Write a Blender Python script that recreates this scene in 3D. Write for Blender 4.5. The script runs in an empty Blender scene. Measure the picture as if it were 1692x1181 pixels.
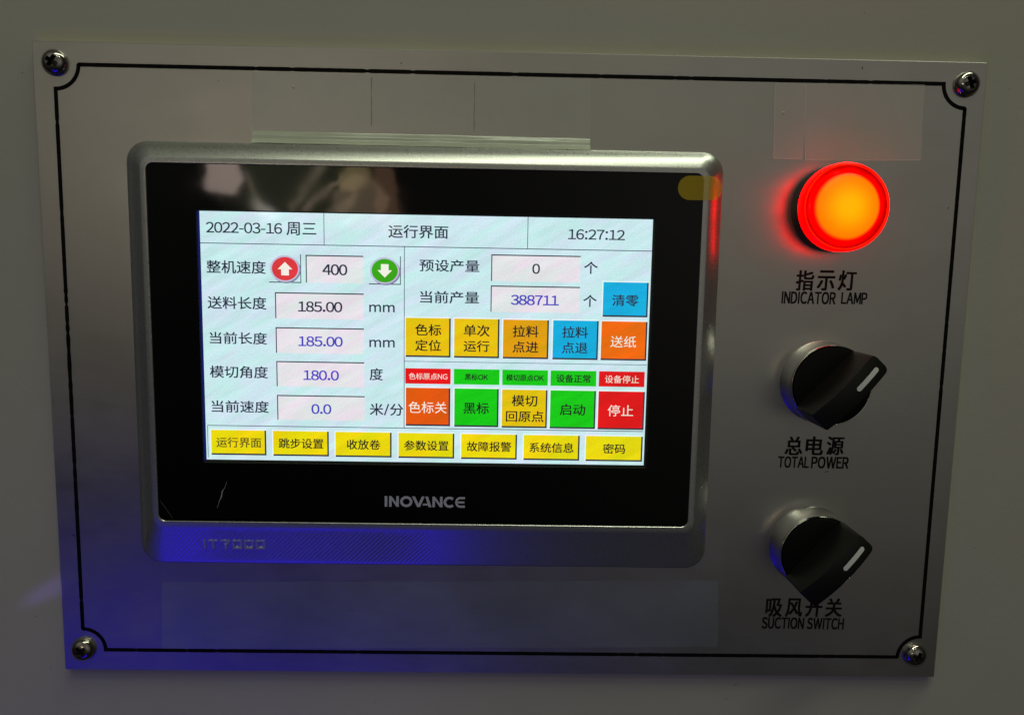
import bpy, bmesh, math, random
from mathutils import Matrix, Vector
random.seed(7)
S = bpy.context.scene
COL = S.collection
MM = 0.001

# ------------------------------------------------------------------ camera
# panel lies in the XZ plane, front towards -Y; x right, z up, h = millimetres in front of the steel plate
CAM = (-3.998, 39.925, 273.12)            # x, z, h in mm
R = ((0.9997191, -0.0179214, -0.0155091), (0.0159454, 0.9927306, -0.1192966), (0.0175343, 0.1190158, 0.9927375))
F = 1280.0
def conv(v): return Vector((v[0], v[2], -v[1]))
cam_d = bpy.data.cameras.new("camera"); cam = bpy.data.objects.new("camera", cam_d); COL.objects.link(cam)
ax = conv(R[0]); ay = -conv(R[1]); az = -conv(R[2])
M = Matrix((ax, ay, az)).transposed().to_4x4()
M.translation = Vector((CAM[0], -CAM[2], CAM[1])) * MM
cam.matrix_world = M
cam_d.sensor_width = 36.0; cam_d.lens = F / 1692 * 36
cam_d.clip_start = 0.01; cam_d.clip_end = 50
cam_d.dof.use_dof = False
S.camera = cam
def at(px, py, h=0.0):
    """photo pixel -> (x, z) in mm on the plane h mm in front of the plate (used as a survey of the panel)"""
    c = ((px - 846) / F, (py - 590.5) / F, 1)
    d = [sum(R[k][i] * c[k] for k in range(3)) for i in range(3)]
    t = (CAM[2] - h) / d[2]
    return (CAM[0] + t * d[0], CAM[1] - t * d[1])

# ------------------------------------------------------------------ view transform
S.view_settings.view_transform = 'Standard'; S.view_settings.look = 'None'
S.view_settings.exposure = 0; S.view_settings.gamma = 1; S.view_settings.use_curve_mapping = False
S.cycles.max_bounces = 10; S.cycles.transparent_max_bounces = 12
S.cycles.sample_clamp_indirect = 4

# ------------------------------------------------------------------ node helper
class NT:
    def __init__(s, tree): s.t = tree; s.n = tree.nodes; s.l = tree.links
    def node(s, typ, **kw):
        n = s.n.new(typ)
        for k, v in kw.items(): setattr(n, k, v)
        return n
    def put(s, sock, v):
        if hasattr(v, 'is_output') : s.l.new(v, sock)
        else: sock.default_value = v
    def math(s, op, a, b=0.0, c=0.0, clamp=False):
        n = s.node('ShaderNodeMath', operation=op, use_clamp=clamp)
        s.put(n.inputs[0], a); s.put(n.inputs[1], b); s.put(n.inputs[2], c)
        return n.outputs[0]
    def mix(s, f, a, b, blend='MIX'):
        n = s.node('ShaderNodeMix', data_type='RGBA', blend_type=blend)
        s.put(n.inputs[0], f); s.put(n.inputs[6], a); s.put(n.inputs[7], b)
        return n.outputs[2]
    def scale(s, col, f):
        n = s.node('ShaderNodeVectorMath', operation='SCALE')
        s.put(n.inputs[0], col); s.put(n.inputs[3], f); return n.outputs[0]
    def add(s, a, b):
        n = s.node('ShaderNodeVectorMath', operation='ADD')
        s.put(n.inputs[0], a); s.put(n.inputs[1], b); return n.outputs[0]
    def noise(s, vec, scale, detail=3, rough=0.5, dim='3D'):
        n = s.node('ShaderNodeTexNoise', noise_dimensions=dim)
        s.put(n.inputs['Vector'], vec); n.inputs['Scale'].default_value = scale
        n.inputs['Detail'].default_value = detail; n.inputs['Roughness'].default_value = rough
        return n.outputs[0]
    def ramp(s, v, a, b, lo=0.0, hi=1.0, smooth=False):
        n = s.node('ShaderNodeMapRange', clamp=True)
        if smooth: n.interpolation_type = 'SMOOTHSTEP'
        s.put(n.inputs[0], v)
        for i, q in enumerate((a, b, lo, hi)): n.inputs[i + 1].default_value = q
        return n.outputs[0]
    def mapping(s, vec, sc=(1, 1, 1), rot=(0, 0, 0), loc=(0, 0, 0)):
        n = s.node('ShaderNodeMapping'); s.put(n.inputs[0], vec)
        n.inputs[1].default_value = loc; n.inputs[2].default_value = rot; n.inputs[3].default_value = sc
        return n.outputs[0]

# ------------------------------------------------------------------ world: the dim hall around the panel
world = bpy.data.worlds.new("World"); S.world = world; world.use_nodes = True
w = NT(world.node_tree); w.n.clear()
tc = w.node('ShaderNodeTexCoord')
dirv = tc.outputs['Generated']
def lobe(d, sharp, col):  # broad glow added to the surroundings, aimed so the plate mirrors it
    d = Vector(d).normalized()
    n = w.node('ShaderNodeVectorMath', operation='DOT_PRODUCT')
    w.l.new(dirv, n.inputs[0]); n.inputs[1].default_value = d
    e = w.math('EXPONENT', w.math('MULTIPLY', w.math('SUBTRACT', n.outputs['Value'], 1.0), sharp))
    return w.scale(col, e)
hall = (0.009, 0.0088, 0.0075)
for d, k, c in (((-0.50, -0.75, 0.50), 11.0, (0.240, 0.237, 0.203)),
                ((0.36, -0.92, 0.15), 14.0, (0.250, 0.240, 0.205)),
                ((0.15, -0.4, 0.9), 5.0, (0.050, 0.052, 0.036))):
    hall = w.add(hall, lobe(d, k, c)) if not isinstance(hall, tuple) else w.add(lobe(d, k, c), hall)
# bright blobs added to the world, aimed to show as reflections in the glass
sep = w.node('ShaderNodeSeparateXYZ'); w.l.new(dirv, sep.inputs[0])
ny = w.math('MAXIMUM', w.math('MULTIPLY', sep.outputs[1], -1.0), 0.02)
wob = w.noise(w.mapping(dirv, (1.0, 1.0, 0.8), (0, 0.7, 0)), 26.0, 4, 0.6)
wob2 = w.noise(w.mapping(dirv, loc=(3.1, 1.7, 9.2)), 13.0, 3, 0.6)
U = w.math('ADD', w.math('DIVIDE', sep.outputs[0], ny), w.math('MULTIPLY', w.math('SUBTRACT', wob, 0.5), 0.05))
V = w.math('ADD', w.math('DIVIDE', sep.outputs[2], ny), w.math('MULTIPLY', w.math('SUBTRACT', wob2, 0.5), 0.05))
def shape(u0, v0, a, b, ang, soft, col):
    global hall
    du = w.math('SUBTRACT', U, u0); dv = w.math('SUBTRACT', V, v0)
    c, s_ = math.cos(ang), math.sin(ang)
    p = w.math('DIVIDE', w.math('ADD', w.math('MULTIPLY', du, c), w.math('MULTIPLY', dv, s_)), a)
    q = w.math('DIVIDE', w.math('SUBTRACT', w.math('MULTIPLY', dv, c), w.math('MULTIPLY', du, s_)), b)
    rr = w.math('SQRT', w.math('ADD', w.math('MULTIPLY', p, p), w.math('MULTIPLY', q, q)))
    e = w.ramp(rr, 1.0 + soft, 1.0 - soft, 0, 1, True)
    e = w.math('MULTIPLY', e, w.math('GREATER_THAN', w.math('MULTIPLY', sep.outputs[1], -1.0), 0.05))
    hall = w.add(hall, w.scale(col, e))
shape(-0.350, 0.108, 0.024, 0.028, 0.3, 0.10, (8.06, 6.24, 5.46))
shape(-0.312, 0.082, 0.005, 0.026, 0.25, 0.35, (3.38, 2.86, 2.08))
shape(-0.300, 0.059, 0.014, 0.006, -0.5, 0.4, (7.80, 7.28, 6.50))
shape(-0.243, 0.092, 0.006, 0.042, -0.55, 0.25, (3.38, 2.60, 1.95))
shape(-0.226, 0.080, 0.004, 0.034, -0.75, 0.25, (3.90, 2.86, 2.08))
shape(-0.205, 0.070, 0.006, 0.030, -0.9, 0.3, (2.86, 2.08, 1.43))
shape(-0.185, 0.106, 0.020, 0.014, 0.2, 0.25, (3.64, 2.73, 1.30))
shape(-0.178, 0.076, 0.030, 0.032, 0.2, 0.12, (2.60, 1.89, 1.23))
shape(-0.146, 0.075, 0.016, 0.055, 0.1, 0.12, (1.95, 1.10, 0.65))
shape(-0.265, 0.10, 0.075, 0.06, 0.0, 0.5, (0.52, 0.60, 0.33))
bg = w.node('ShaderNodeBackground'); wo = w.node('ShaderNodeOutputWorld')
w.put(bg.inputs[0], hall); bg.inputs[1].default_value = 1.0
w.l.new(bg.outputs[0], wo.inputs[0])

# ------------------------------------------------------------------ lamps
def area(name, loc, target, sx, sy, power, col):
    L = bpy.data.lights.new(name, 'AREA'); L.shape = 'RECTANGLE'; L.size = sx; L.size_y = sy; L.energy = power; L.color = col
    o = bpy.data.objects.new(name, L); COL.objects.link(o); o.location = loc
    o.rotation_euler = (Vector(target) - Vector(loc)).to_track_quat('-Z', 'Y').to_euler()
    return o
def point(name, loc, rad, power, col):
    L = bpy.data.lights.new(name, 'POINT'); L.shadow_soft_size = rad; L.energy = power; L.color = col
    o = bpy.data.objects.new(name, L); COL.objects.link(o); o.location = loc
    return o
area("ceiling_tube_light", (0.36, -0.37, 1.20), (0.1, 0, 0), 1.85, 0.16, 7.4, (0.93, 1.0, 0.72))
point("hall_spot_light", (-0.12, -1.15, 1.05), 0.030, 1.45, (1.0, 0.94, 0.70))
point("hall_spot_light", (0.16, -1.25, 1.20), 0.030, 1.45, (1.0, 0.94, 0.70))
point("hall_spot_light", (0.50, -1.30, 1.30), 0.030, 1.45, (1.0, 0.95, 0.74))
area("blue_reflection_light", (-0.41, -0.45, -0.37), (-0.15, 0, -0.10), 0.25, 0.20, 0.068, (0.03, 0.004, 1.0))  # unseen blue source low left, placed for the reflection on the plate
area("blue_reflection_light", (-0.25, -0.46, -0.60), (-0.08, 0, -0.06), 0.34, 0.18, 0.35, (0.02, 0.0, 1.0))  # second unseen blue lamp, added for the reflection on the lower bezel

sp = bpy.data.lights.new("blue_streak_helper", 'SPOT'); sp.energy = 0.10; sp.color = (0.25, 0.14, 1.0); sp.spot_size = math.radians(8); sp.spot_blend = 1.0; sp.shadow_soft_size = 0.002  # spot added out of view, grazing the wall to draw a blue streak
so = bpy.data.objects.new("blue_streak_helper", sp); COL.objects.link(so); so.location = (-0.222, -0.013, -0.112)
so.rotation_euler = (Vector((-0.166, 0.0033, -0.081)) - Vector(so.location)).to_track_quat('-Z', 'Y').to_euler()

# ------------------------------------------------------------------ materials
def lin(c):
    return tuple(((v / 255) / 12.92 if v / 255 <= 0.04045 else ((v / 255 + 0.055) / 1.055) ** 2.4) for v in c) + (1.0,)
MATS = {}
def mat(name):
    m = bpy.data.materials.new(name); m.use_nodes = True
    t = NT(m.node_tree); b = t.n['Principled BSDF']; MATS[name] = m
    return m, t, b
def simple(name, col, rough=0.5, metal=0.0, spec=0.5, coat=0.0):
    m, t, b = mat(name)
    b.inputs['Base Color'].default_value = (*col, 1); b.inputs['Roughness'].default_value = rough
    b.inputs['Metallic'].default_value = metal; b.inputs['Specular IOR Level'].default_value = spec
    b.inputs['Coat Weight'].default_value = coat
    return m
def bump(t, b, h, strength, dist):
    n = t.node('ShaderNodeBump'); n.inputs['Strength'].default_value = strength; n.inputs['Distance'].default_value = dist
    t.put(n.inputs['Height'], h); t.l.new(n.outputs[0], b.inputs['Normal'])

m, t, b = mat('cabinet_paint')
oc = t.node('ShaderNodeTexCoord').outputs['Object']
mot = t.noise(oc, 9, 4, 0.55)
col = t.mix(t.ramp(mot, 0.3, 0.7), (0.37, 0.358, 0.30, 1), (0.405, 0.392, 0.332, 1))
vor = t.node('ShaderNodeTexVoronoi'); t.put(vor.inputs['Vector'], oc); vor.inputs['Scale'].default_value = 26
speck = t.math('LESS_THAN', vor.outputs['Distance'], 0.014 )
col = t.mix(t.math('MULTIPLY', speck, 0.8), col, (0.06, 0.05, 0.04, 1))
t.put(b.inputs['Base Color'], col)
b.inputs['Roughness'].default_value = 0.42
t.put(b.inputs['Roughness'], t.ramp(t.noise(oc, 30, 4), 0.3, 0.7, 0.36, 0.5))
bump(t, b, t.noise(oc, 420, 3, 0.6), 0.16, 0.0004)

m, t, b = mat('brushed_steel')
oc = t.node('ShaderNodeTexCoord').outputs['Object']
st = t.noise(t.mapping(oc, (60, 60, 2600)), 1.0, 4, 0.6)
sm = t.noise(oc, 14, 5, 0.6)
t.put(b.inputs['Base Color'], t.mix(t.ramp(sm, 0.3, 0.75), (0.485, 0.482, 0.462, 1), (0.555, 0.552, 0.532, 1)))
b.inputs['Metallic'].default_value = 1.0
rg = t.math('ADD', t.ramp(st, 0.25, 0.75, 0.31, 0.39), t.math('ADD', t.ramp(sm, 0.3, 0.7, -0.03, 0.04), t.ramp(t.noise(t.mapping(oc, (1.0, 1.0, 1.6), (0, 0.5, 0)), 38, 6, 0.65), 0.35, 0.75, -0.03, 0.06)))
t.put(b.inputs['Roughness'], rg)
b.inputs['Anisotropic'].default_value = 0.3
bump(t, b, t.math('ADD', st, t.noise(oc, 1500, 2)), 0.14, 0.00012)

m, t, b = mat('silver_bezel')
oc = t.node('ShaderNodeTexCoord').outputs['Object']
gr = t.noise(oc, 2600, 2, 0.7)
t.put(b.inputs['Base Color'], t.mix(t.ramp(gr, 0.3, 0.7), (0.41, 0.415, 0.41, 1), (0.55, 0.56, 0.55, 1)))
b.inputs['Metallic'].default_value = 0.85
t.put(b.inputs['Roughness'], t.ramp(t.noise(oc, 900, 2), 0.3, 0.7, 0.27, 0.31))
sx = t.node('ShaderNodeSeparateXYZ'); t.put(sx.inputs[0], oc)
diag = t.math('SUBTRACT', sx.outputs[0], sx.outputs[2])
wav = t.math('SINE', t.math('MULTIPLY', diag, 2 * math.pi / 0.00168))
mx = t.math('MULTIPLY', t.ramp(sx.outputs[0], -0.121, -0.100, 0, 1), t.ramp(sx.outputs[0], -0.022, -0.046, 0, 1))
mx = t.math('MULTIPLY', mx, t.ramp(t.math('ADD', sx.outputs[2], t.math('MULTIPLY', t.math('SUBTRACT', gr, 0.5), 0.006)), -0.0545, -0.057, 0, 1))
mx = t.math('MULTIPLY', mx, t.ramp(sx.outputs[2], -0.0685, -0.0665, 0, 1))
hh = t.math('MULTIPLY', wav, mx)
bump(t, b, hh, 0.30, 0.00020)

m = simple('black_glass', (0.0015, 0.0015, 0.002), 0.03, 0, 0.28)
t = NT(m.node_tree); b = t.n['Principled BSDF']; oc = t.node('ShaderNodeTexCoord').outputs['Object']
t.put(b.inputs['Roughness'], t.ramp(t.noise(oc, 60, 5, 0.6), 0.35, 0.75, 0.03, 0.07))
bump(t, b, t.noise(oc, 45, 2), 0.03, 0.0004)
simple('inner_frame', (0.03, 0.035, 0.030), 0.35, 0.3)
simple('chrome', (0.60, 0.595, 0.58), 0.13, 1.0)
m, t, b = mat('screw_chrome')
b.inputs['Base Color'].default_value = (0.36, 0.345, 0.32, 1); b.inputs['Metallic'].default_value = 1
oc = t.node('ShaderNodeTexCoord').outputs['Object']
t.put(b.inputs['Roughness'], t.ramp(t.noise(oc, 500, 4), 0.35, 0.7, 0.05, 0.13))
bump(t, b, t.noise(oc, 700, 3), 0.10, 0.0003)
simple('recess_dark', (0.05, 0.047, 0.042), 0.45, 0.8)
m = simple('black_plastic', (0.003, 0.003, 0.003), 0.4, 0, 0.15)
t = NT(m.node_tree); b = t.n['Principled BSDF']; oc = t.node('ShaderNodeTexCoord').outputs['Object']
bump(t, b, t.noise(oc, 2500, 2), 0.12, 0.00008)
simple('knob_plastic', (0.006, 0.006, 0.0055), 0.38, 0, 0.30)
simple('white_mark', (0.62, 0.64, 0.62), 0.5)
simple('print_ink', (0.004, 0.004, 0.004), 0.55, 0, 0.2)
simple('line_ink', (0.0015, 0.0015, 0.0015), 0.6, 0, 0.1)
simple('logo_grey', (0.46, 0.46, 0.53), 0.5)
simple('embossed_silver', (0.46, 0.46, 0.46), 0.38, 0.6)
simple('scratch_grey', (0.30, 0.29, 0.27), 0.6)
simple('scuff_grey', (0.10, 0.095, 0.085), 0.6)

def tape_mat(name, alpha, col, rough):
    m, t, b = mat(name)
    b.inputs['Base Color'].default_value = (*col, 1); b.inputs['Roughness'].default_value = rough
    oc = t.node('ShaderNodeTexCoord').outputs['Object']
    t.put(b.inputs['Alpha'], t.ramp(t.noise(oc, 35, 5, 0.6), 0.3, 0.75, alpha * 0.8, alpha * 1.25))
    bump(t, b, t.noise(oc, 130, 4, 0.55), 0.25, 0.0005)
tape_mat('clear_film', 0.25, (0.80, 0.80, 0.72), 0.20)
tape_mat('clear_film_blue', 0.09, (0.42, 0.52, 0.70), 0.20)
tape_mat('film_edge', 0.42, (0.80, 0.80, 0.72), 0.25)
tape_mat('film_seam', 0.28, (0.10, 0.095, 0.08), 0.3)
tape_mat('film_fold', 0.75, (0.55, 0.60, 0.50), 0.16)
m, t, b = mat('yellow_film')
b.inputs['Base Color'].default_value = (0.74, 0.52, 0.01, 1); b.inputs['Roughness'].default_value = 0.3; b.inputs['Alpha'].default_value = 0.45

def emit(name, rgb, strength=1.0, grain=0.10, spec=0.4):
    """a patch of lit LCD: pixel grain and slow moire ripple in the light it gives off, glossy cover on top"""
    m, t, b = mat(name)
    b.inputs['Base Color'].default_value = (0.003, 0.003, 0.003, 1); b.inputs['Roughness'].default_value = 0.06
    b.inputs['Specular IOR Level'].default_value = spec
    oc = t.node('ShaderNodeTexCoord').outputs['Object']
    base = lin(rgb)
    g1 = t.noise(oc, 2300, 2, 0.8)
    rot = t.mapping(oc, (1, 1, 1), (0, math.radians(27), 0))
    g2 = t.noise(t.mapping(rot, (60, 60, 330)), 1.0, 3, 0.55)
    f = t.math('ADD', t.ramp(g1, 0.25, 0.75, 1 - grain * 1.5, 1 + grain * 1.5), t.ramp(g2, 0.3, 0.7, -grain * 0.7, grain * 0.7))
    g3 = t.node('ShaderNodeTexNoise'); t.put(g3.inputs['Vector'], t.mapping(rot, (75, 75, 300))); g3.inputs['Scale'].default_value = 1
    g3.inputs['Detail'].default_value = 4
    tint = t.mix(t.ramp(g3.outputs[0], 0.35, 0.65), (0.91, 1.04, 0.98, 1), (1.05, 0.97, 1.05, 1))
    t.put(b.inputs['Emission Color'], t.scale(t.mix(1.0, base, tint, 'MULTIPLY'), f))
    b.inputs['Emission Strength'].default_value = strength
    return m
emit('lcd_background', (204, 231, 236), 1.0, 0.10)
emit('lcd_box', (231, 226, 230), 1.0, 0.08)
emit('lcd_ink', (38, 44, 66), 1.0, 0.05)
emit('lcd_ink_black', (28, 26, 30), 1.0, 0.05)
emit('lcd_ink_olive', (96, 84, 30), 1.0, 0.05)
emit('lcd_ink_blue', (72, 62, 190), 1.0, 0.05)
emit('lcd_ink_white', (246, 240, 226), 1.0, 0.04)
emit('lcd_line', (60, 74, 92), 1.0, 0.03)
emit('lcd_shadow', (46, 50, 62), 1.0, 0.03)
emit('lcd_light', (238, 246, 248), 1.0, 0.03)
emit('lcd_yellow', (236, 216, 12), 1.0, 0.11)
emit('lcd_gold', (232, 194, 14), 1.0, 0.11)
emit('lcd_amber', (226, 158, 14), 1.0, 0.11)
emit('lcd_cyan', (18, 172, 220), 1.0, 0.13)
emit('lcd_orange', (238, 106, 10), 1.0, 0.10)
emit('lcd_rust', (224, 88, 14), 1.0, 0.10)
emit('lcd_red', (226, 22, 24), 1.0, 0.10)
emit('lcd_green', (24, 200, 22), 1.0, 0.14)
emit('lcd_round_red', (222, 58, 62), 1.0, 0.08)
emit('lcd_round_green', (58, 166, 22), 1.0, 0.08)
emit('lcd_ring', (196, 190, 220), 1.0, 0.05)
emit('lcd_ring_shade', (132, 130, 160), 1.0, 0.05)
emit('lcd_margin_blue', (20, 26, 92), 1.0, 0.05)

m, t, b = mat('lamp_lens')
b.inputs['Base Color'].default_value = (0.20, 0.01, 0.0, 1); b.inputs['Specular IOR Level'].default_value = 0.2; b.inputs['Roughness'].default_value = 0.35
ob = t.node('ShaderNodeTexCoord').outputs['Object']
ln = t.node('ShaderNodeVectorMath', operation='LENGTH'); t.put(ln.inputs[0], t.mapping(ob, (1, 0, 1)))
body = t.mix(t.ramp(ln.outputs['Value'], 0.001, 0.0110, 0, 1, True), (1.4, 0.46, 0.0, 1), (1.4, 0.20, 0.0, 1))
t.put(b.inputs['Emission Color'], t.mix(t.ramp(ln.outputs['Value'], 0.0098, 0.0113, 0, 1, True), body, (1.6, 0.0, 0.0, 1)))
b.inputs['Emission Strength'].default_value = 1.0
def red(name, e, s, rough=0.15):
    m, t, b = mat(name)
    b.inputs['Base Color'].default_value = (0.35, 0.0, 0.0, 1); b.inputs['Specular IOR Level'].default_value = 0.08; b.inputs['Roughness'].default_value = rough
    ob = t.node('ShaderNodeTexCoord').outputs['Object']
    t.put(b.inputs['Emission Color'], t.scale(e, t.ramp(t.noise(ob, 130, 3, 0.6), 0.35, 0.68, 0.55, 1.35))); b.inputs['Emission Strength'].default_value = s
red('lamp_red', (1.0, 0.0, 0.0), 5.5)
red('lamp_red_bright', (1.0, 0.004, 0.0), 3.0)
red('lamp_red_deep', (0.11, 0.0, 0.0), 1.0)

# ------------------------------------------------------------------ mesh helper (all in mm: x, z, h)
def P(x, z, h): return (x * MM, -h * MM, z * MM)
_tc = bpy.data.curves.new('text_source', 'FONT'); _tc.fill_mode = 'FRONT'; _tc.resolution_u = 4
_to = bpy.data.objects.new('text_source', _tc); COL.objects.link(_to)
ADV = {'.': 0.28, ':': 0.28, '-': 0.37, '/': 0.42, ' ': 0.24, 'I': 0.27}
BARS = {'-': (0.04, 0.255, 0.33, 0.325), 'I': (0.09, 0.0, 0.18, 0.733)}
def text2d(s):
    """outline of a string; plain letters and digits are drawn with the full-width glyphs of the same face as the ideographs, set close"""
    if not any(ord(c) < 128 for c in s): return glyphs(s)
    V, Fc, x = [], [], 0.0
    for c in s:
        if c == ' ': x += ADV[c]; continue
        if c == '/': vs, fs = [(0.02, -0.06), (0.09, -0.06), (0.37, 0.80), (0.30, 0.80)], [(0, 1, 2, 3)]; a0, a1 = 0.02, 0.37
        elif c in BARS:
            a0, b0, a1, b1 = BARS[c]; vs, fs = [(a0, b0), (a1, b0), (a1, b1), (a0, b1)], [(0, 1, 2, 3)]
        else: vs, fs = glyphs(chr(ord(c) + 0xFEE0) if ord(c) < 128 else c)
        a0 = min(v[0] for v in vs); a1 = max(v[0] for v in vs)
        if ord(c) >= 128: adv, off = 1.0, 0.0
        elif c.isdigit(): adv = 0.56; off = 0.28 - (a0 + a1) / 2 + (0.0 if c != '1' else 0.01)
        elif c in ADV: adv = ADV[c]; off = adv / 2 - (a0 + a1) / 2
        else: adv = a1 - a0 + (0.17 if c == 'm' else 0.13 if c in 'NMDROCUHW' else 0.09); off = (adv - (a1 - a0)) / 2 - a0
        o = len(V); V += [(v[0] + x + off, v[1]) for v in vs]; Fc += [tuple(o + i for i in f) for f in fs]
        x += adv
    return V, Fc
def glyphs(s):
    _tc.body = s; _tc.size = 1.0
    bpy.context.view_layer.update()
    dg = bpy.context.evaluated_depsgraph_get()
    me = bpy.data.meshes.new_from_object(_to.evaluated_get(dg))
    vs = [(v.co.x, v.co.y) for v in me.vertices]; fs = [tuple(p.vertices) for p in me.polygons]
    bpy.data.meshes.remove(me)
    return vs, fs
WORLD = {}                                  # where each object's origin stands
class MB:
    def __init__(s, org=(0, 0, 0)): s.v = []; s.f = []; s.m = []; s.sm = []; s.org = org
    def add(s, pts, faces, mi=0, smooth=False):
        o = len(s.v); s.v += [P(p[0] - s.org[0], p[1] - s.org[1], p[2] - s.org[2]) for p in pts]
        for f in faces: s.f.append(tuple(o + i for i in f)); s.m.append(mi); s.sm.append(smooth)
    def face(s, pts2, h, mi=0): s.add([(x, z, h) for x, z in pts2], [tuple(range(len(pts2)))], mi)
    def rect(s, x0, z0, x1, z1, h, mi=0): s.face([(x0, z0), (x1, z0), (x1, z1), (x0, z1)], h, mi)
    def box(s, x0, z0, x1, z1, h0, h1, mi=0):
        p = [(x, z, h) for h in (h0, h1) for x, z in ((x0, z0), (x1, z0), (x1, z1), (x0, z1))]
        s.add(p, [(3, 2, 1, 0), (4, 5, 6, 7), (0, 1, 5, 4), (1, 2, 6, 5), (2, 3, 7, 6), (3, 0, 4, 7)], mi)
    def loft(s, loops, mis=0, smooth=True, cap0=False, cap1=False, closed=True):
        n = len(loops[0]); o = len(s.v)
        for L in loops: s.v += [P(p[0] - s.org[0], p[1] - s.org[1], p[2] - s.org[2]) for p in L]
        for k in range(len(loops) - 1):
            mi = mis if isinstance(mis, int) else mis[k]
            for i in range(n if closed else n - 1):
                j = (i + 1) % n
                s.f.append((o + k * n + i, o + k * n + j, o + (k + 1) * n + j, o + (k + 1) * n + i)); s.m.append(mi); s.sm.append(smooth)
        if cap0: s.f.append(tuple(o + i for i in range(n))[::-1]); s.m.append(mis if isinstance(mis, int) else mis[0]); s.sm.append(False)
        if cap1: s.f.append(tuple(o + (len(loops) - 1) * n + i for i in range(n))); s.m.append(mis if isinstance(mis, int) else mis[-1]); s.sm.append(False)
    def lathe(s, cx, cz, prof, mis=0, n=96, cap=True):
        loops = [[(cx + r * math.cos(2 * math.pi * i / n), cz + r * math.sin(2 * math.pi * i / n), h) for i in range(n)] for r, h in prof]
        s.loft(loops, mis, True, False, cap)
    def text(s, st, x0, x1, z0, z1, h, mi=0, bold=0.0, shear=0.0, tilt=0.0):
        vs, fs = text2d(st)
        a0 = min(v[0] for v in vs); a1 = max(v[0] for v in vs); b0 = min(v[1] for v in vs); b1 = max(v[1] for v in vs)
        pts = []
        for x, y in vs:
            v = (y - b0) / (b1 - b0); u = (x - a0) / (a1 - a0)
            pts.append((x0 + u * (x1 - x0) + shear * (v - 0.5) * (z1 - z0), z0 + v * (z1 - z0) + tilt * (u - 0.5) * (x1 - x0), h))
        if bold <= 0: s.add(pts, fs, mi); return
        e = bold * (z1 - z0); ex = min(1.0, ((x1 - x0) / (a1 - a0)) / ((z1 - z0) / (b1 - b0)))
        for k, (dx, dz) in enumerate(((-1, -.6), (1, -.6), (-1, .6), (1, .6), (0, 0))):      # heavier strokes
            s.add([(p[0] + dx * e * ex, p[1] + dz * e, p[2] + k * 0.002) for p in pts], fs, mi)
    def stroke(s, pts, wd, h, mi=0, closed=False):
        n = len(pts); L = []; Rr = []
        for i in range(n):
            a = Vector(pts[i - 1] if (i > 0 or closed) else pts[i]); c = Vector(pts[(i + 1) % n] if (i < n - 1 or closed) else pts[i]); p = Vector(pts[i])
            d1 = (p - a).normalized() if (p - a).length > 1e-9 else (c - p).normalized()
            d2 = (c - p).normalized() if (c - p).length > 1e-9 else d1
            d = (d1 + d2).normalized(); nn = Vector((-d.y, d.x)); k = max(0.4, nn.dot(Vector((-d1.y, d1.x))))
            ww = wd[i] if isinstance(wd, (list, tuple)) else wd
            L.append(p + nn * ww / 2 / k); Rr.append(p - nn * ww / 2 / k)
        o = len(L)
        fs = [(i, o + i, o + (i + 1) % n, (i + 1) % n) for i in range(n if closed else n - 1)]
        s.add([(q.x, q.y, h) for q in L] + [(q.x, q.y, h) for q in Rr], fs, mi)
    def build(s, name, mats, parent=None, autosmooth=35):
        me = bpy.data.meshes.new(name); me.from_pydata(s.v, [], s.f)
        for q in (mats if isinstance(mats, (list, tuple)) else [mats]): me.materials.append(MATS[q])
        for p, mi, sm in zip(me.polygons, s.m, s.sm): p.material_index = mi; p.use_smooth = sm
        bm = bmesh.new(); bm.from_mesh(me)
        bmesh.ops.remove_doubles(bm, verts=bm.verts, dist=1e-7)
        if any(s.sm): bmesh.ops.recalc_face_normals(bm, faces=bm.faces)
        for e in bm.edges:
            if len(e.link_faces) == 2 and e.calc_face_angle(0) > math.radians(autosmooth): e.smooth = False
        bm.to_mesh(me); bm.free()
        o = bpy.data.objects.new(name, me); COL.objects.link(o); WORLD[o] = Vector(P(*s.org)); o.location = WORLD[o]
        if parent: o.parent = parent; o.location = WORLD[o] - WORLD[parent]
        return o
def rrect(x0, z0, x1, z1, r, h, n=10):
    pts = []
    for cx, cz, a in ((x1 - r, z1 - r, 0), (x0 + r, z1 - r, 90), (x0 + r, z0 + r, 180), (x1 - r, z0 + r, 270)):
        for i in range(n + 1):
            t_ = math.radians(a + 90 * i / n); pts.append((cx + r * math.cos(t_), cz + r * math.sin(t_), h))
    return pts
def tag(o, label, cat, group=None):
    o['label'] = label; o['category'] = cat
    if group: o['group'] = group
    return o
def thing(name, loc, label, cat, group=None):
    o = bpy.data.objects.new(name, None); COL.objects.link(o); o.location = WORLD[o] = Vector(P(*loc)); o.empty_display_size = 0.01
    return tag(o, label, cat, group)

# ------------------------------------------------------------------ cabinet wall
WH = -3.3
b = MB(); b.box(-900, -700, 900, 700, WH - 12, WH)
wall = b.build('wall', 'cabinet_paint'); wall['kind'] = 'structure'

for px, py, l, a in ((1215, 1131, 8, 0.1), (1200, 1154, 4, 1.0), (158, 1022, 5, 0.2), (84, 1102, 2.5, 0), (37, 121, 3, 0.4), (1428, 22, 2.5, 0.3), (60, 1018, 3, 1.1), (1668, 148, 2, 0), (1610, 905, 3, 1.4), (620, 1160, 2, 0)):
    x, z = at(px, py, WH); d = (math.cos(a) * l * .1, math.sin(a) * l * .1)
    b = MB(); b.stroke([(x - d[0], z - d[1]), (x + random.uniform(-.1, .1), z + .07), (x + d[0], z + d[1])], [0.10, 0.34, 0.12], WH + 0.03)
    b.build('scuff_mark', 'scuff_grey', wall)

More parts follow.
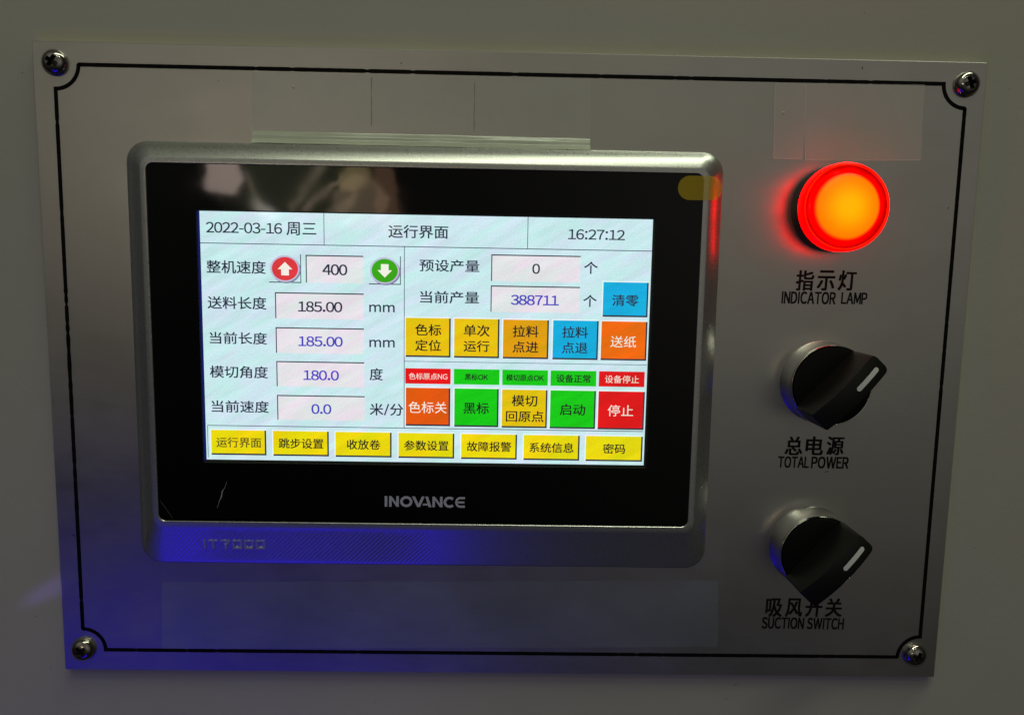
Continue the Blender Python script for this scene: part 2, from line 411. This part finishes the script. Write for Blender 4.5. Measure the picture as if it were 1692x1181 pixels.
# ------------------------------------------------------------------ steel faceplate
plate = thing('faceplate', (0, 0, 0), 'thin brushed steel faceplate with a black border line screwed to the painted cabinet', 'faceplate')
X0, X1, Z0, Z1 = -162.3, 162.2, -111.55, 111.55
b = MB()
b.loft([rrect(X0, Z0, X1, Z1, 0.5, WH + 0.05, 3), rrect(X0, Z0, X1, Z1, 0.5, -0.25, 3), rrect(X0 + .25, Z0 + .25, X1 - .25, Z1 - .25, 0.4, 0, 3)], 0, False, True, True)
b.build('steel_sheet', 'brushed_steel', plate)
# border line with concave corners round the screws
bx0, bx1, bz0, bz1, br = -155.05, 155.5, -103.6, 104.1, 8.0
path = []
def seg(a, c):
    n = int(math.dist(a, c) / 1.1)
    for i in range(n): path.append((a[0] + (c[0] - a[0]) * i / n, a[1] + (c[1] - a[1]) * i / n))
def arc(cx, cz, a0, a1):
    for i in range(19):
        a = math.radians(a0 + (a1 - a0) * i / 18); path.append((cx + br * math.cos(a), cz + br * math.sin(a)))
arc(bx0, bz1, 270, 360); seg((bx0 + br, bz1), (bx1 - br, bz1)); arc(bx1, bz1, 180, 270); seg((bx1, bz1 - br), (bx1, bz0 + br))
arc(bx1, bz0, 90, 180); seg((bx1 - br, bz0), (bx0 + br, bz0)); arc(bx0, bz0, 0, 90); seg((bx0, bz0 + br), (bx0, bz1 - br))
wd = []
for i, p in enumerate(path):
    q = 1.36 + random.uniform(-0.05, 0.05)
    if random.random() < 0.035: q -= random.uniform(0.15, 0.45)
    if p[0] < -150 and -60 < p[1] < 60 and random.random() < 0.3: q += random.uniform(-0.3, 0.25)
    wd.append(q)
b = MB(); b.stroke(path, wd, 0.04, 0, True); b.build('border_line', 'line_ink', plate)
def printed(words_cn, words_en, label):
    b = MB()
    for st, x0, x1, y0, y1, bold in words_cn:
        for k, ch in enumerate(st):
            wch = (x1 - x0) / (len(st) + 0.16 * (len(st) - 1)); a = x0 + k * wch * 1.16
            ym = (y0 + y1) / 2; c0 = at(a, y1); c1 = at(a + wch, y0)
            b.text(ch, c0[0], c1[0], c0[1], c1[1], 0.05, 0, bold, 0.03)
    for st, x0, x1, y0, y1, bold in words_en:
        c0 = at(x0, y1); c1 = at(x1, y0)
        b.text(st, c0[0], c1[0], c0[1], c1[1], 0.05, 0, bold, 0.02)
    o = b.build('printed_caption', 'print_ink', plate); o['label'] = label
printed([('指示灯', 1315, 1415, 447.5, 479.5, 0.030)], [('INDICATOR', 1291.6, 1381, 483, 501.2, 0.050), ('LAMP', 1390, 1433, 484, 501.6, 0.050)], 'black two-line caption under the lit lamp')
printed([('总电源', 1297, 1395, 721.5, 751, 0.030)], [('TOTAL', 1285.5, 1337, 754.5, 772, 0.050), ('POWER', 1340.5, 1402.4, 755, 773, 0.050)], 'black two-line caption under the upper knob')
printed([('吸风开关', 1265, 1392, 988.5, 1018, 0.030)], [('SUCTION', 1258.7, 1328.5, 1020, 1037.5, 0.050), ('SWITCH', 1333.5, 1394.5, 1021, 1038.5, 0.050)], 'black two-line caption under the lower knob')
# small scuffs on the steel
for px, py, l, a in ((1366, 779, 7, 0.3), (122, 884, 9, -0.7), (1425, 113, 5, 1.4), (361, 134, 1.5, 0), (1567, 344, 4, 1.2), (663, 105, 4, 0.9)):
    x, z = at(px, py); d = (math.cos(a) * l * .1, math.sin(a) * l * .1)
    b = MB(); b.stroke([(x - d[0], z - d[1]), (x, z + .05), (x + d[0], z + d[1])], [0.08, 0.32, 0.1], 0.030)
    b.build('scuff_mark', 'line_ink', plate)

# ------------------------------------------------------------------ screws
def make_screw(x, z, rot, label):
    prof = [(4.25, 0.02), (4.35, 0.5), (4.25, 1.05), (3.9, 1.7), (3.3, 2.25), (2.5, 2.65), (1.6, 2.88), (0.8, 2.97), (0.02, 3.0)]
    b = MB((x, z, 0)); b.lathe(x, z, prof, 0, 64)
    b.f.insert(0, tuple(range(63, -1, -1))); b.m.insert(0, 0); b.sm.insert(0, False)
    o = b.build('screw', ['screw_chrome', 'recess_dark'])
    c = MB((x, z, 0))
    for k in range(2):
        a = rot + k * math.pi / 2; L, W = 2.85, 0.84
        def q(u, v, h): return (x + u * math.cos(a) - v * math.sin(a), z + u * math.sin(a) + v * math.cos(a), h)
        top = [q(-L, -W, 4), q(L, -W, 4), q(L, W, 4), q(-L, W, 4)]; bot = [q(-L * .35, -W * .7, .7), q(L * .35, -W * .7, .7), q(L * .35, W * .7, .7), q(-L * .35, W * .7, .7)]
        cc = MB((x, z, 0)); cc.loft([bot, top], 1, False, True, True)
        cut = cc.build('cutter', ['screw_chrome', 'recess_dark'])
        bmx = bmesh.new(); bmx.from_mesh(cut.data); bmesh.ops.recalc_face_normals(bmx, faces=bmx.faces); bmx.to_mesh(cut.data); bmx.free()
        md = o.modifiers.new('cut', 'BOOLEAN'); md.operation = 'DIFFERENCE'; md.object = cut; md.solver = 'EXACT'
        bpy.context.view_layer.update()
        me = bpy.data.meshes.new_from_object(o.evaluated_get(bpy.context.evaluated_depsgraph_get()))
        o.modifiers.clear(); o.data = me
        bpy.data.objects.remove(cut)
    me.name = 'screw'
    return tag(o, label, 'screw', 'screws at the corners of the faceplate')
make_screw(-154.6, 104.5, math.radians(58), 'chrome cross-head screw at the top left corner of the steel plate')
make_screw(155.2, 104.05, math.radians(20), 'chrome cross-head screw at the top right corner, above the lamp, with a red glint')
make_screw(-154.95, -103.3, math.radians(40), 'chrome cross-head screw at the bottom left corner in the blue light')
make_screw(153.9, -102.5, math.radians(65), 'chrome cross-head screw at the bottom right corner near the suction switch')

# ------------------------------------------------------------------ touchscreen
hmi = thing('touchscreen', (-29.5, 5, 0), 'silver framed black glass touchscreen lit with a white and cyan operating page', 'touchscreen')
b = MB()
gx0, gz0, gx1, gz1 = -123.0, -52.0, 64.5, 71.5
loops = [rrect(-131.3, -69.0, 72.4, 79.4, 7.5, 0.02), rrect(-131.1, -68.8, 72.2, 79.2, 7.3, 2.4), rrect(-130.6, -68.3, 71.7, 78.8, 7.0, 3.0),
         rrect(-128.0, -61.5, 69.3, 76.2, 5.2, 4.7), rrect(-125.3, -54.6, 66.9, 73.7, 3.9, 6.2), rrect(-124.9, -54.1, 66.5, 73.3, 3.6, 6.35),
         rrect(gx0 - .25, gz0 - .25, gx1 + .25, gz1 + .25, 2.6, 6.35), rrect(gx0 - .1, gz0 - .1, gx1 + .1, gz1 + .1, 2.5, 6.2), rrect(gx0 - .1, gz0 - .1, gx1 + .1, gz1 + .1, 2.5, 5.0)]
b.loft(loops, 0, True)
bez = b.build('bezel', 'silver_bezel', hmi, 25)
# embossed model lettering on the sloping lower bezel
b = MB()
def slope_h(z): return 4.7 + (z + 61.5) / 6.9 * 1.5 if z > -61.5 else 3.0 + (z + 68.3) / 6.8 * 1.7
def bar(x0, z0, x1, z1):
    e = 0.28
    top = lambda z: slope_h(zt) + 0.16 - (zt - z) * 0.13      # the letter faces tilt less than the bezel
    p = [(x, z, slope_h(z) - .2) for x, z in ((x0, z0), (x1, z0), (x1, z1), (x0, z1))] + [(x, z, top(z)) for x, z in ((x0, z0), (x1, z0), (x1, z1), (x0, z1))]
    b.add(p, [(3, 2, 1, 0), (4, 5, 6, 7), (0, 1, 5, 4), (1, 2, 6, 5), (2, 3, 7, 6), (3, 0, 4, 7)])
zb, zt, q = -62.7, -59.3, 0.55
x = -108.0
bar(x, zb, x + .6, zt)
bar(x + 1.5, zt - q, x + 5.0, zt); bar(x + 3.0, zb, x + 3.6, zt - q)
bar(x + 6.1, zt - q, x + 9.3, zt); bar(x + 8.0, zt - 1.6, x + 8.9, zt - q); bar(x + 7.4, zb, x + 8.2, zt - 1.6)
for k in range(3):
    a = x + 10.3 + k * 4.1
    bar(a, zb, a + 3.2, zb + q); bar(a, zt - q, a + 3.2, zt); bar(a, zb + q, a + .55, zt - q); bar(a + 2.65, zb + q, a + 3.2, zt - q)
b.build('embossed_lettering', 'embossed_silver', bez)
# glass with the opening of the display
sx0, sx1, sz0, sz1 = -106.0, 48.15, -29.95, 56.05
GH = 5.95
b = MB()
ox0, ox1, oz0, oz1 = sx0 - 0.9, sx1 + 1.0, sz0 - 1.0, sz1 + 0.4
out = rrect(gx0, gz0, gx1, gz1, 2.4, GH, 10); inn = rrect(ox0, oz0, ox1, oz1, 0.25, GH, 10)
b.loft([[(p[0], p[1], 4.2) for p in out], out, inn, [(p[0], p[1], 4.9) for p in inn]], [0, 0, 1], False)
glass = b.build('cover_glass', ['black_glass', 'inner_frame'], hmi)
# maker's wordmark
b = MB()
lc0 = at(620 + 155 / 9.953, 800 + 190 / 9.953, GH); lc1 = at(620 + 1475 / 9.953, 800 + 380 / 9.953, GH)
kx = (lc1[0] - lc0[0]) / 1320; kz = (lc0[1] - lc1[1]) / 190
def T(x, y): return (lc0[0] + (x - 155) * kx, lc0[1] - (y - 190) * kz)
def st(pts, wq=42): b.stroke([T(*p) for p in pts], wq * kx, GH + 0.03)
st([(177, 190), (177, 380)])
st([(249, 190), (249, 380)]); st([(367, 190), (367, 380)]); b.face([T(228, 190), T(268, 190), T(388, 380), T(348, 380)][::-1], GH + 0.035)
st([(510 + 79 * math.cos(i * math.pi / 24), 285 + 76 * math.sin(i * math.pi / 24)) for i in range(49)])
b.face([T(605, 190), T(652, 190), T(735, 380), T(688, 380)][::-1], GH + 0.03); b.face([T(765, 190), T(812, 190), T(735, 380), T(688, 380)][::-1], GH + 0.035)
b.face([T(822, 190), T(866, 190), T(925, 380), T(878, 380)][::-1], GH + 0.03); b.face([T(790, 318), T(862, 318), T(876, 350), T(776, 350)][::-1], GH + 0.035)
st([(960, 190), (960, 380)]); st([(1085, 190), (1085, 380)]); b.face([T(939, 190), T(980, 190), T(1106, 380), T(1065, 380)][::-1], GH + 0.035)
st([(1222 + 78 * math.cos(math.radians(a)), 287 + 78 * math.sin(math.radians(a))) for a in range(45, 316, 9)])
st([(1475, 209), (1400, 209)] + [(1398 + 66 * math.cos(math.radians(a)), 287 + 78 * math.sin(math.radians(a))) for a in range(270, 89, -12)] + [(1475, 363)], 36)
st([(1345, 288), (1465, 288)], 32)
b.build('logo_lettering', 'logo_grey', glass)
b = MB()
sc = [at(px, py, GH) for px, py in ((375, 795), (371, 806), (367, 812), (366, 820), (363, 826), (359, 839))]
b.stroke(sc, [0.08, 0.12, 0.35, 0.42, 0.2, 0.06], GH + 0.03)
sc = [at(px, py, GH) for px, py in ((264, 826), (276, 842), (286, 856))]
b.stroke(sc, [0.03, 0.06, 0.03], GH + 0.03)
b.build('scratch', 'scratch_grey', glass)

# ------------------------------------------------------------------ the lit page: 800 x 480 grid on the display
DH = 5.2
def ux(u): return sx0 + (sx1 - sx0) * u / 800
def vz(v): return sz1 - (sz1 - sz0) * v / 480
b = MB()
b.rect(ox0 - .3, oz0 - .3, ox1 + .3, oz1 + .3, DH - 0.25, 1)
b.rect(ox0 - .2, oz0 + .6, sx0 + 0.3, sz1, DH - 0.2, 2)
b.rect(ux(0), vz(480), ux(800), vz(0), DH, 0)
disp = b.build('display', ['lcd_background', 'inner_frame', 'lcd_margin_blue'], hmi)
def ub(b, u0, v0, u1, v1, h, mi): b.rect(ux(u0), vz(v1), ux(u1), vz(v0), h, mi)
def ut(b, s, u0, u1, v0, v1, h, mi, bold=0.0): b.text(s, ux(u0), ux(u1), vz(v1), vz(v0), h, mi, bold)
H1, H2, H3 = DH + 0.03, DH + 0.06, DH + 0.09
def caption(texts, ink='lcd_ink', name='screen_caption', label=None):
    b = MB()
    for q in texts: ut(b, *q, H1, 0, 0.03 if q[0] == 'mm' else 0.016)
    o = b.build(name, ink, disp)
    if label: o['label'] = label
b = MB()
for u0, v0, u1, v1 in ((0, 59.1, 800, 60.6), (217.2, 0, 218.4, 59.1), (577.4, 0, 578.6, 59.1), (358.9, 60.6, 360.1, 411.3), (360.1, 279.4, 799, 280.4), (3, 411.3, 797, 412.7), (2.6, 412.7, 3.6, 476)):
    ub(b, u0, v0, u1, v1, H1, 0)
b.build('divider_line', 'lcd_line', disp)
caption([('2022-03-16', 11, 143.8, 20.3, 40.2), ('周三', 152, 203.8, 17.8, 42.3)], label='date line at the top left of the page')
caption([('运行界面', 331.5, 436.7, 19.2, 43.6)], label='page title at the top centre')
caption([('16:27:12', 650, 750.7, 21.2, 40.2)], label='clock at the top right of the page')
caption([('整机速度', 10, 113.8, 92, 116.2)])
caption([('送料长度', 10, 113.8, 160.6, 184.2)])
caption([('mm', 297.3, 342, 171.4, 185.2)])
caption([('当前长度', 12, 113.5, 228.8, 251.6)])
caption([('mm', 297.3, 342, 239.2, 253.2)])
caption([('模切角度', 10.7, 114, 294.3, 317.8)])
caption([('度', 297.4, 320.8, 294.6, 318)])
caption([('当前速度', 12, 114.5, 362.4, 385.6)])
caption([('米/分', 297.5, 357.6, 363.6, 387.3)])
caption([('预设产量', 386.6, 492.7, 83.2, 106)])
caption([('个', 680, 704, 82, 105)])
caption([('当前产量', 387.9, 492.8, 143.2, 166.2)])
caption([('个', 680.2, 704, 145.6, 168.4)])
def field(u0, v0, u1, v1, txt, tu0, tu1, tv0, tv1, ink):
    b = MB(); ub(b, u0, v0, u1, v1, H1, 0)
    ub(b, u0, v0, u1, v0 + 2.2, H2, 1); ub(b, u0, v0 + 2.2, u0 + 1.8, v1, H2, 1)
    ut(b, txt, tu0, tu1, tv0, tv1, H2, 2, 0.024)
    b.build('number_field', ['lcd_box', 'lcd_shadow', ink], disp)
field(184.8, 78.8, 286.8, 131.4, '400', 214.7, 257.9, 96, 116.2, 'lcd_ink')
field(129.5, 150.6, 287.2, 200.8, '185.00', 170.6, 248.5, 167.6, 187, 'lcd_ink')
field(129.6, 217.8, 287.4, 267.6, '185.00', 170.2, 248.8, 234.7, 253.6, 'lcd_ink_blue')
field(129.7, 283.4, 287.6, 332.8, '180.0', 178.3, 241.4, 300.6, 319.6, 'lcd_ink_blue')
field(129.9, 349.8, 288.1, 398.8, '0.0', 192, 227.1, 367, 386.2, 'lcd_ink_blue')
field(514, 71.4, 673.2, 122, '0', 587.7, 600.6, 88, 106.8, 'lcd_ink')
field(513.8, 130.6, 673.6, 181, '388711', 550.5, 635.8, 148, 167, 'lcd_ink_blue')
def button(name, u0, v0, u1, v1, face, texts, ink, bold=0.016, edge=True):
    b = MB(); ub(b, u0, v0, u1, v1, H1, 0)
    if edge:
        ub(b, u1 - 2.8, v0, u1, v1, H2, 1); ub(b, u0, v1 - 3.2, u1 - 2.8, v1, H2, 1)
        ub(b, u0 - 2.0, v0 - 2.2, u1, v0, H2, 3); ub(b, u0 - 2.0, v0, u0, v1, H2, 3)
    for q in texts: ut(b, *q, H2, 2, bold)
    b.build(name, [face, 'lcd_shadow', ink, 'lcd_light'], disp)
K = 'lcd_ink_black'; Wh = 'lcd_ink_white'
button('screen_button', 715.4, 120.2, 796.6, 187, 'lcd_cyan', [('清零', 732.4, 779.2, 144.2, 166)], 'lcd_ink')
def two(c, a, bq, v1=(207, 229.2), v2=(237.6, 259.2), w1=46, w2=46): return [(a, c - w1 / 2, c + w1 / 2, *v1), (bq, c - w2 / 2, c + w2 / 2, *v2)]
button('screen_button', 362, 195.3, 442.8, 271.2, 'lcd_gold', two(402.4, '色标', '定位'), K)
button('screen_button', 449.2, 195.3, 530.4, 271.2, 'lcd_gold', two(489.6, '单次', '运行'), K)
button('screen_button', 537.2, 195.7, 619.3, 271.4, 'lcd_amber', two(577.8, '拉料', '点进'), K)
button('screen_button', 627, 195.5, 709, 271.6, 'lcd_cyan', two(667, '拉料', '点退'), 'lcd_ink')
button('screen_button', 714.3, 195.7, 797.2, 271.6, 'lcd_orange', [('送纸', 731.3, 777.8, 224, 246.2)], Wh, 0)
for u0, u1, fc, s_, a, c, ink in ((361.4, 443.4, 'lcd_red', '色标原点NG', 368, 437.5, Wh), (449.3, 531.8, 'lcd_green', '黑标OK', 469.4, 511, K), (537, 619.7, 'lcd_green', '模切原点OK', 544.4, 612.2, K),
                               (624.7, 707.7, 'lcd_green', '设备正常', 635.4, 697.1, K), (712.5, 795.7, 'lcd_red', '设备停止', 723.7, 785.6, Wh)):
    tall = 0 if 'N' in s_ or 'O' in s_ else 1.2
    button('status_indicator', u0, 293.4, u1, 323.6, fc, [(s_, a, c, 302.4 - tall, 315.2 + tall)], ink, 0 if ink == Wh else 0.024, False)
button('screen_button', 362.5, 331.6, 443, 407, 'lcd_rust', [('色标关', 367.6, 436.8, 358.6, 381.6)], Wh, 0)
button('screen_button', 450.6, 331.6, 531, 407.4, 'lcd_green', [('黑标', 467.6, 513.2, 359, 381.4)], K)
button('screen_button', 537.1, 332.4, 619.6, 408, 'lcd_gold', [('模切', 555.3, 601.2, 343, 365), ('回原点', 545, 613.4, 374.4, 396)], K)
button('screen_button', 625, 332.4, 708, 408.2, 'lcd_green', [('启动', 643, 689, 359.2, 381.4)], K)
button('screen_button', 712.8, 332.8, 797.3, 408.8, 'lcd_red', [('停止', 730.6, 777.2, 359.6, 382.2)], Wh, 0)
for k, (u0, u1, s_) in enumerate(((9.2, 108.8, '运行界面'), (121.5, 222.4, '跳步设置'), (234.6, 336.7, '收放卷'), (349.3, 451, '参数设置'), (463.8, 565.8, '故障报警'), (578.2, 680.7, '系统信息'), (692.4, 796.7, '密码'))):
    c = (u0 + u1) / 2; hw = 10.1 * len(s_)
    button('screen_button', u0, 420.8 + k * .25, u1, 470.4 + k * .4, 'lcd_yellow', [(s_, c - hw, c + hw, 435.4 + k * .35, 455.2 + k * .35)], 'lcd_ink_olive' if k == 0 else K, 0.016)
def arrow_button(u0, v0, u1, v1, c, face, up, label):
    b = MB()
    ub(b, u1 - 1.4, v0, u1, v1, H1, 1); ub(b, u0, v1 - 1.8, u1 - 1.4, v1, H1, 1)
    def disc(cu, cv, ru, rv, h, mi): b.face([(ux(cu + ru * math.cos(-i * math.pi / 24)), vz(cv + rv * math.sin(-i * math.pi / 24))) for i in range(48)], h, mi)
    disc(c[0] + 1.6, c[1] + 2.0, 26.2, 25.6, H2, 4); disc(c[0] - .3, c[1] - .2, 26.0, 25.2, H2 + .03, 3); disc(c[0], c[1], 23.2, 22.3, H2 + .06, 0)
    s_ = 1 if up else -1
    pts = [(0, -13), (13, 1), (6.8, 1), (6.8, 12.5), (-6.8, 12.5), (-6.8, 1), (-13, 1)]
    pts = [(ux(c[0] + x), vz(c[1] + s_ * y)) for x, y in pts]
    b.face(pts[::-1] if up else pts, H2 + .09, 2)
    o = b.build('arrow_button', [face, 'lcd_shadow', 'lcd_ink_white', 'lcd_ring', 'lcd_ring_shade'], disp); o['label'] = label
arrow_button(119.6, 78, 176.5, 132.4, (148.2, 105.8), 'lcd_round_red', True, 'round red button with white up arrow')
arrow_button(296.6, 78.6, 353.2, 132.6, (324.8, 106.2), 'lcd_round_green', False, 'round green button with white down arrow')

# ------------------------------------------------------------------ indicator lamp
lx, lz = 111.6, 61.0
lamp = thing('indicator_lamp', (lx, lz, 0), 'round red indicator lamp glowing orange in a black collar', 'indicator lamp')
b = MB((lx, lz, 0)); b.lathe(lx, lz, [(14.5, 0.03), (14.7, 0.6), (14.7, 6.7), (14.4, 7.1), (12.5, 7.1)], 0, 96, False); b.build('collar', 'black_plastic', lamp)
b = MB((lx, lz, 0))
b.lathe(lx, lz, [(14.5, 7.1), (14.78, 7.4), (14.78, 10.8), (14.62, 11.3), (14.2, 11.6), (13.7, 11.6), (13.2, 11.2), (12.7, 10.5), (12.2, 10.2), (11.6, 10.4), (11.35, 10.9), (11.3, 11.6)],
        [0, 0, 0, 0, 1, 2, 2, 2, 0, 0, 0], 96, False)
b.build('lens_rim', ['lamp_red', 'lamp_red_bright', 'lamp_red_deep'], lamp)
b = MB((lx, lz, 0)); b.lathe(lx, lz, [(11.28, 11.2), (11.25, 11.8), (11.0, 12.2), (10.2, 12.7), (8, 13.4), (5.5, 13.9), (3, 14.2), (0.05, 14.3)], 0, 96); b.build('lens', 'lamp_lens', lamp)

# ------------------------------------------------------------------ rotary switches
def make_switch(cx, cz, ang, label):
    sw = thing('rotary_switch', (cx, cz, 0), label, 'rotary switch', 'rotary switches below the lamp')
    b = MB((cx, cz, 0)); b.lathe(cx, cz, [(14.7, 0.03), (14.75, 0.3), (14.5, 0.7), (14.35, 8.4), (14.2, 9.3), (13.95, 9.7), (13.75, 9.6), (13.7, 8.8)], 0, 96, False)
    b.build('chrome_ring', 'chrome', sw)
    b = MB((cx, cz, 0)); b.lathe(cx, cz, [(13.6, 8.0), (13.6, 9.3), (13.3, 9.9), (12.5, 10.1), (0.05, 10.1)], 0, 96)
    knob = b.build('knob', 'black_plastic', sw)
    b = MB((cx, cz, 0)); a = math.radians(ang); ca, sa = math.cos(a), math.sin(a)
    def q(s_, t_, h): return (cx + s_ * ca + t_ * sa, cz + s_ * sa - t_ * ca, h)
    Lh, W = 14.1, 3.8
    ss = [-Lh, -Lh + .15, -Lh + .5, -Lh + 1.1] + [-Lh + 1.1 + (2 * Lh - 3.4) * i / 22 for i in range(1, 23)] + [Lh - 1.8, Lh - 1.2, Lh - .6, Lh - .2, Lh]
    def hw(s_):
        e = Lh - abs(s_); rr = 1.7 if s_ > 0 else 0.6
        return W if e >= rr else W - rr + math.sqrt(max(0, rr * rr - (rr - e) ** 2))
    def hf(s_): return 23.6 + 2.2 * (1 - (s_ / Lh) ** 2)
    loops = []
    for s_ in ss:
        k = hw(s_); h = hf(s_); c = 0.45
        loops.append([q(s_, -k, 10.0), q(s_, -k, h - c), q(s_, -k + .1, h - .1), q(s_, -k + c, h), q(s_, k - c, h), q(s_, k - .1, h - .1), q(s_, k, h - c), q(s_, k, 10.0)])
    b.loft(loops, 0, True, True, True, False)
    b.build('handle', 'knob_plastic', knob, 20)
    b = MB((cx, cz, 0)); L = []; Rr = []
    s0, s1, mw = 1.6, 11.8, 0.82
    for i in range(25):
        s_ = s0 + (s1 - s0) * i / 24; e = min(s_ - s0, s1 - s_); k = mw if e >= mw else math.sqrt(max(0.0004, mw * mw - (mw - e) ** 2))
        L.append(q(s_, -k + .35, hf(s_) + .05)); Rr.append(q(s_, k + .35, hf(s_) + .05))
    n = len(L); b.add(L + Rr, [(i, i + 1, n + i + 1, n + i) for i in range(n - 1)])
    b.build('pointer_mark', 'white_mark', knob)
    return sw
make_switch(111.7, 0.2, 47.4, 'upper black rotary switch in a chrome ring, above the total power caption')
make_switch(111.5, -60.6, 48.2, 'lower black rotary switch in a chrome ring, overlapping the suction switch caption')

# ------------------------------------------------------------------ clear film left on the panel
def film(pts, name, label, mt, edges=(), creases=()):
    """a thin sheet with slightly uneven edges"""
    b = MB(); n = 26; top, bot = [], []
    (ax_, az_), (bx_, bz_), (cx_, cz_), (dx_, dz_) = pts
    rows = []
    for j in range(7):
        r_ = []
        for i in range(n + 1):
            u, v = i / n, j / 6
            x = (ax_ * (1 - u) + bx_ * u) * (1 - v) + (dx_ * (1 - u) + cx_ * u) * v; z = (az_ * (1 - u) + bz_ * u) * (1 - v) + (dz_ * (1 - u) + cz_ * u) * v
            if i in (0, n): x += random.uniform(-.12, .12)
            if j in (0, 6): z += random.uniform(-.08, .08)
            r_.append((x, z, 0.12 + random.uniform(0, .05)))
        rows.append(r_)
    b.loft(rows, 0, True, False, False, False)
    o = b.build(name, mt); tag(o, label, 'clear film', 'clear film strips on the faceplate')
    if edges or creases:
        for p in edges: e = MB(); e.stroke(p, 0.28, 0.2, 0); e.build('film_edge', 'film_edge', o)
        for p in creases: e = MB(); e.stroke(p, [0.15 + 0.3 * random.random() for _ in p], 0.2, 0); e.build('film_crease', 'film_seam', o)
    return o
f1 = film([(-88.7, 102.9), (25.9, 102.9), (26.3, 83.2), (-88.9, 83.4)], 'clear_film', 'clear film strip above the touchscreen, its lower edge lifted into a pale fold', 'clear_film',
          edges=[[(-88.7, 102.5 - 1.9 * i) for i in range(11)]], creases=[[(-48.6 + random.uniform(-.1, .1), 102 - 2 * i) for i in range(9)], [(-13.6 + random.uniform(-.1, .1), 101 - 2 * i) for i in range(9)]])
b = MB(); rows = []
prof = [(83.6, 0.2), (82.9, 0.5), (82.3, 0.95), (81.8, 1.15), (81.2, 1.2), (80.6, 1.5), (80.1, 2.0), (79.6, 2.5), (79.3, 2.75)]
for k in range(41):
    x = -88.9 + 115.2 * k / 40; d = math.sin(k * .35) * .12
    rows.append([(x, z - 0.2 * k / 40 + (.05 * math.sin(k * .9)), h + d * (i > 1)) for i, (z, h) in enumerate(prof)])
b.loft(rows, 0, True, False, False, False); b.build('folded_edge', 'film_fold', f1)
def bubble(px, py, r1, film_):
    x, z = at(px, py); b = MB(); b.lathe(x, z, [(r1, 0.15), (r1 * .8, 0.3), (r1 * .45, 0.45), (0.02, 0.5)], 0, 20); b.build('film_bubble', 'film_edge', film_)
bubble(485, 144, 0.6, f1)
f2 = film([(89.2, 103.1), (99.9, 103.3), (100.2, 77.8), (90.1, 78.0)], 'clear_film', 'narrow clear film piece above the lamp, left of a wider one', 'clear_film', edges=[[(89.2, 103), (89.6, 90), (90.1, 78.1)], [(90.1, 78.1), (95, 78.0), (100.2, 77.9)]])
film([(99.6, 103.4), (140.7, 103.7), (141.6, 78.4), (101.3, 77.5)], 'clear_film', 'wider clear film piece right above the lamp', 'clear_film', edges=[[(99.7, 103), (100.0, 95), (100.5, 86), (101.2, 77.8)], [(101.5, 77.6), (120, 77.9), (141.3, 78.4)]])
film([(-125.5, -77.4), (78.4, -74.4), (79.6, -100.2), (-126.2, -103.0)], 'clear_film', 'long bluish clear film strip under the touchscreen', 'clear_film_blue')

bubble(1294, 187, 0.55, f2)

# yellow pull tab over the corner of the glass
b = MB(); r_ = 4.05; cz = 66.8; xa, xb = 56.0, 71.5; rows = []
for k in range(41):
    u = k / 40; x = xa + (xb - xa) * (u - math.sin(2 * math.pi * u) / (2 * math.pi) * 0.85); e = min(x - xa, xb - x)
    hw_ = r_ if e >= r_ else math.sqrt(max(0.001, r_ * r_ - (r_ - e) ** 2))
    h = 6.2 + 0.35 * min(1, max(0, (x - 62.5) / 2)) if x < 67 else 6.55 - (x - 67) * 0.5
    rows.append([(x, cz - hw_ + 2 * hw_ * q_ / 4, h) for q_ in range(5)])
b.loft(rows, 0, True, False, False, False)
tag(b.build('pull_tab', 'yellow_film'), 'translucent yellow pull tab at the top right corner of the touchscreen glass', 'pull tab')

bpy.data.objects.remove(_to); bpy.data.curves.remove(_tc)
